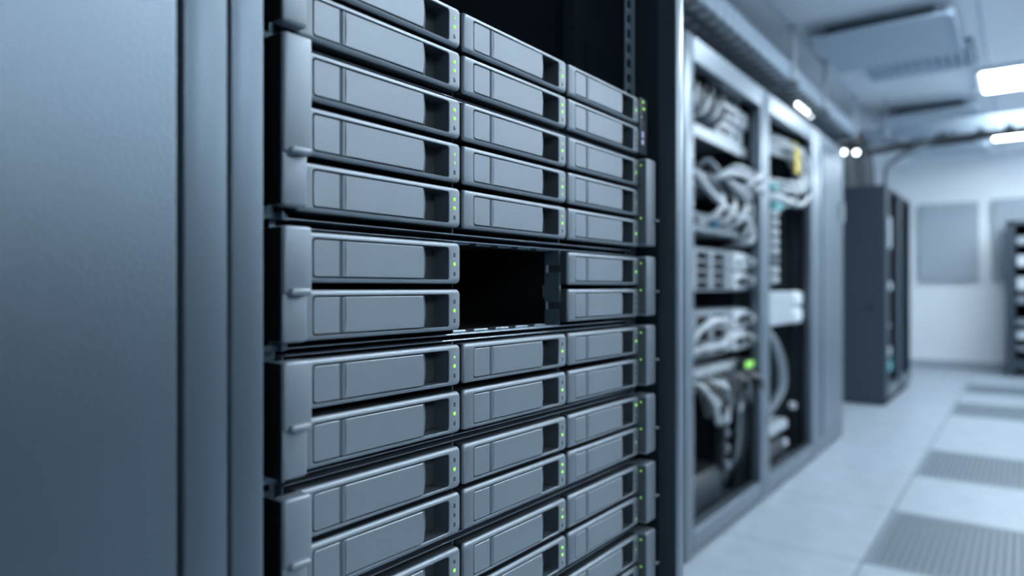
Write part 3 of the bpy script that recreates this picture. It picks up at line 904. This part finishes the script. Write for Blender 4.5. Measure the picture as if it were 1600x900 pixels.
for q, (z0, z1, m) in enumerate(((1.56, 1.66, 'devlight'), (1.30, 1.44, 'white'), (1.02, 1.18, 'white'), (.86, .96, 'device'), (.60, .68, 'device'), (.44, .54, 'white'), (.30, .36, 'device'))):
    t = empty('shelf_machine', (XA + .1, YF + .03, z0), '%s box in the small far rack, %s from the top' % ('white' if m == 'white' else 'pale grey', ordn[q]), 'machine', 'machines in the small far rack')
    part('case', bx(XA + .10, XB - .10, YF + .05, YF + .5, z0, z1, bev=.006), M['device'], t)
    part('faceplate', bx(XA + .11, XA + .27 + .02 * (q % 3), YF + .035, YF + .05, z0 + .01, z1 - .01, bev=.004), M[m], t)
    part('vent', bx(XA + .33, XB - .12, YF + .04, YF + .05, z0 + .015, z1 - .015, bev=.003), M['black'], t)

# ------------------------------------------------------------------ overhead cable trays
TX0, TX1, TZ = -1.78, -1.22, 2.40
t = empty('cable_tray', ((TX0 + TX1) / 2, 4.5, TZ), 'galvanised wire cable tray hung over the open racks', 'cable tray')
for xx in (TX0, TX1):
    m = MB()
    for zz in (TZ, TZ + .05, TZ + .10):
        m.box(xx - .005, xx + .005, 1.6, 7.0, zz - .008, zz + .008)
    part('side_rail', m, M['galv'], t)
    part('rail_plate', bx(xx - .002, xx + .002, 1.6, 7.0, TZ + .006, TZ + .10), M['acpanel'], t)
m = MB()
for k in range(1, 6):
    xx = TX0 + (TX1 - TX0) * k / 6
    m.box(xx - .008, xx + .008, 1.6, 7.0, TZ - .006, TZ + .006)
part('bottom_wire', m, M['device'], t)
rung = MB().box(TX0 - (TX0 + TX1) / 2, TX1 - (TX0 + TX1) / 2, -.008, .008, -.022, -.008).box(TX1 - (TX0 + TX1) / 2 - .004, TX1 - (TX0 + TX1) / 2 + .007, -.012, .012, -.01, .11, mi=1).mesh('rung', [M['device'], M['slat']])
for k in range(44):
    link('rung', rung, t, (0, 1.65 + k * .122 - 4.5, 0))
for y in (2.9, 4.70, 5.58, 6.72):
    part('hanger_rod', MB().tube([(TX1 + .02, y, TZ - .03), (TX1 + .02, y, ZC)], .014, 8), M['white'], t)
    part('hanger_rod', MB().tube([(TX0 - .02, y, TZ - .03), (TX0 - .02, y, ZC)], .011, 8), M['white'], t)
    part('hanger_bar', bx(TX0 - .05, TX1 + .05, y - .02, y + .02, TZ - .05, TZ - .015), M['device'], t)
    part('ceiling_cap', MB().loops([[(TX1 + .02 + r * math.cos(2 * math.pi * k / 12), y + r * math.sin(2 * math.pi * k / 12), z) for k in range(12)] for z, r in ((ZC - .03, .022), (ZC, .03))]), M['acpanel'], t)
for q in range(7):
    xx = TX0 + .06 + q * .06
    pts = [(xx + random.uniform(-.012, .012), 1.7 + k * .75, TZ + .018 + random.uniform(0, .014)) for k in range(8)]
    cable(pts, .012, ('blackcable', 'greycable', 'blackcable', 'blackcable', 'cable')[q % 5], 'tray_cable',
          '%s cable lying in the overhead tray, %s from the wall' % (('black', 'grey', 'black', 'black', 'white')[q % 5], ordn[q]), 'cables in the overhead tray')
t = empty('loop_lead', (-1.55, 3.2, TZ - .1), 'dark cable looping down from the overhead tray to the racks', 'cable')
part('lead', MB().tube([(-1.5, 3.9, TZ + .02), (-1.46, 4.0, TZ - .06), (-1.5, 4.15, TZ - .20), (-1.55, 4.2, 2.03)], .018), M['blackcable'], t)
part('sleeve', MB().tube([(-1.55, 4.2, 2.10), (-1.55, 4.2, 2.03)], .03, 8), M['dark'], t)

CY0, CY1, CZ = 7.08, 7.40, 2.405
t = empty('cross_tray', (1.5, 7.24, CZ), 'shiny ladder tray crossing the aisle below the ceiling lights', 'cable tray')
for yy in (CY0, CY1):
    part('side_rail', MB().box(-1.75, 5.0, yy - .006, yy + .006, CZ, CZ + .10, bev=.002), M['galv'], t)
rung2 = MB().box(-.03, .03, -(CY1 - CY0) / 2, (CY1 - CY0) / 2, -.004, .018).mesh('rung', M['sheet'])
for k in range(33):
    link('rung', rung2, t, (-1.7 + .2 * k - 1.5, 0, .01))
for xx in (-1.0, 0.6, 2.2, 3.8):
    for yy in (CY0 - .02, CY1 + .02):
        part('hanger_rod', MB().tube([(xx, yy, CZ), (xx, yy, ZC)], .008, 8), M['galv'], t)
for q in range(6):
    cable([(4.9, CY0 + .04 + .045 * q, CZ - .03), (2.5, CY0 + .05 + .045 * q, CZ - .022), (0.2, CY0 + .04 + .045 * q, CZ - .03), (-.6, CY0 + .03 + .04 * q, CZ - .05), (-1.15 - .02 * q, CY0 + .03 * q, CZ - .10)], .016,
          'blackcable', 'tray_cable', 'dark cable slung under the cross tray, %s from the near side' % ordn[q], 'cables under the cross tray')
for q in range(8):
    xx = -1.38 + .035 * q
    col = ('blackcable', 'blackcable', 'greycable', 'blackcable')[q % 4]
    cable([(xx - .12, 7.12, CZ + .02), (xx - .03, 7.13, CZ - .07), (xx, 7.15, CZ - .2), (xx + .01, 7.16, 1.975)], .016, col, 'drop_cable',
          '%s cable dropping from the cross tray into the far dark cabinet, %s from the wall' % ('grey' if q % 4 == 2 else 'black', ordn[q]), 'cables dropping into the far cabinet')
cable([(-.55, 7.14, CZ + .0), (-.75, 7.12, CZ - .10), (-.98, 7.14, CZ - .22), (-1.02, 7.16, 1.975)], .025, 'greycable', 'drop_cable', 'thick grey hose bending down into the far dark cabinet', None)
t = empty('distribution_box', (-1.4, 6.98, CZ - .0), 'black box where the two cable trays meet', 'junction box')
part('case', bx(-1.52, -1.16, 6.86, 7.04, CZ - .03, CZ + .05, bev=.01), M['dark'], t)
part('gland', MB().tube([(-1.3, 6.95, CZ - .03), (-1.3, 6.95, CZ - .07)], .02, 8), M['dark'], t)
for q, (x, y, z, lab) in enumerate(((-1.345, 7.0, 2.31, 'small round lamp glowing below the tray junction, nearer the racks'), (-1.238, 7.0, 2.294, 'small round lamp glowing below the tray junction, farther from the racks'))):  # these lamps are glowing beads standing in for glints on tray metal
    t = empty('tray_glint', (x, y, z), lab, 'lamp', 'glowing beads for glints under the trays')  # glowing beads added in place of bright glints on tray metal
    part('lens', MB().loops([[(x + r * math.cos(2 * math.pi * k / 12), y - .012 * 0 + r * math.sin(2 * math.pi * k / 12), z + dz) for k in range(12)] for dz, r in ((-.02, .008), (-.014, .018), (0, .021), (.014, .018))]), M['glint'], t)  # glowing bead standing in for a glint
    part('holder', bx(x - .012, x + .012, y - .012, y + .012, z + .014, CZ - .03), M['dark'], t)  # added stem for the glint bead
t = empty('glint_row', (-1.30, 5.39, 2.36), 'short row of four glowing beads standing in for a glint under the overhead tray', 'lamp')  # glowing beads painting one long glint along the tray
part('holder', bx(-1.31, -1.29, 5.14, 5.64, 2.368, 2.378), M['dark'], t)  # added bar for the row of glint beads
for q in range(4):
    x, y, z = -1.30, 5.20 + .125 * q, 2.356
    part('lens', MB().loops([[(x + r * math.cos(2 * math.pi * k / 12), y + r * math.sin(2 * math.pi * k / 12), z + dz) for k in range(12)] for dz, r in ((-.012, .005), (-.008, .010), (0, .012), (.02, .010))]), M['glint'], t)  # glowing bead, one of four standing in for a long glint
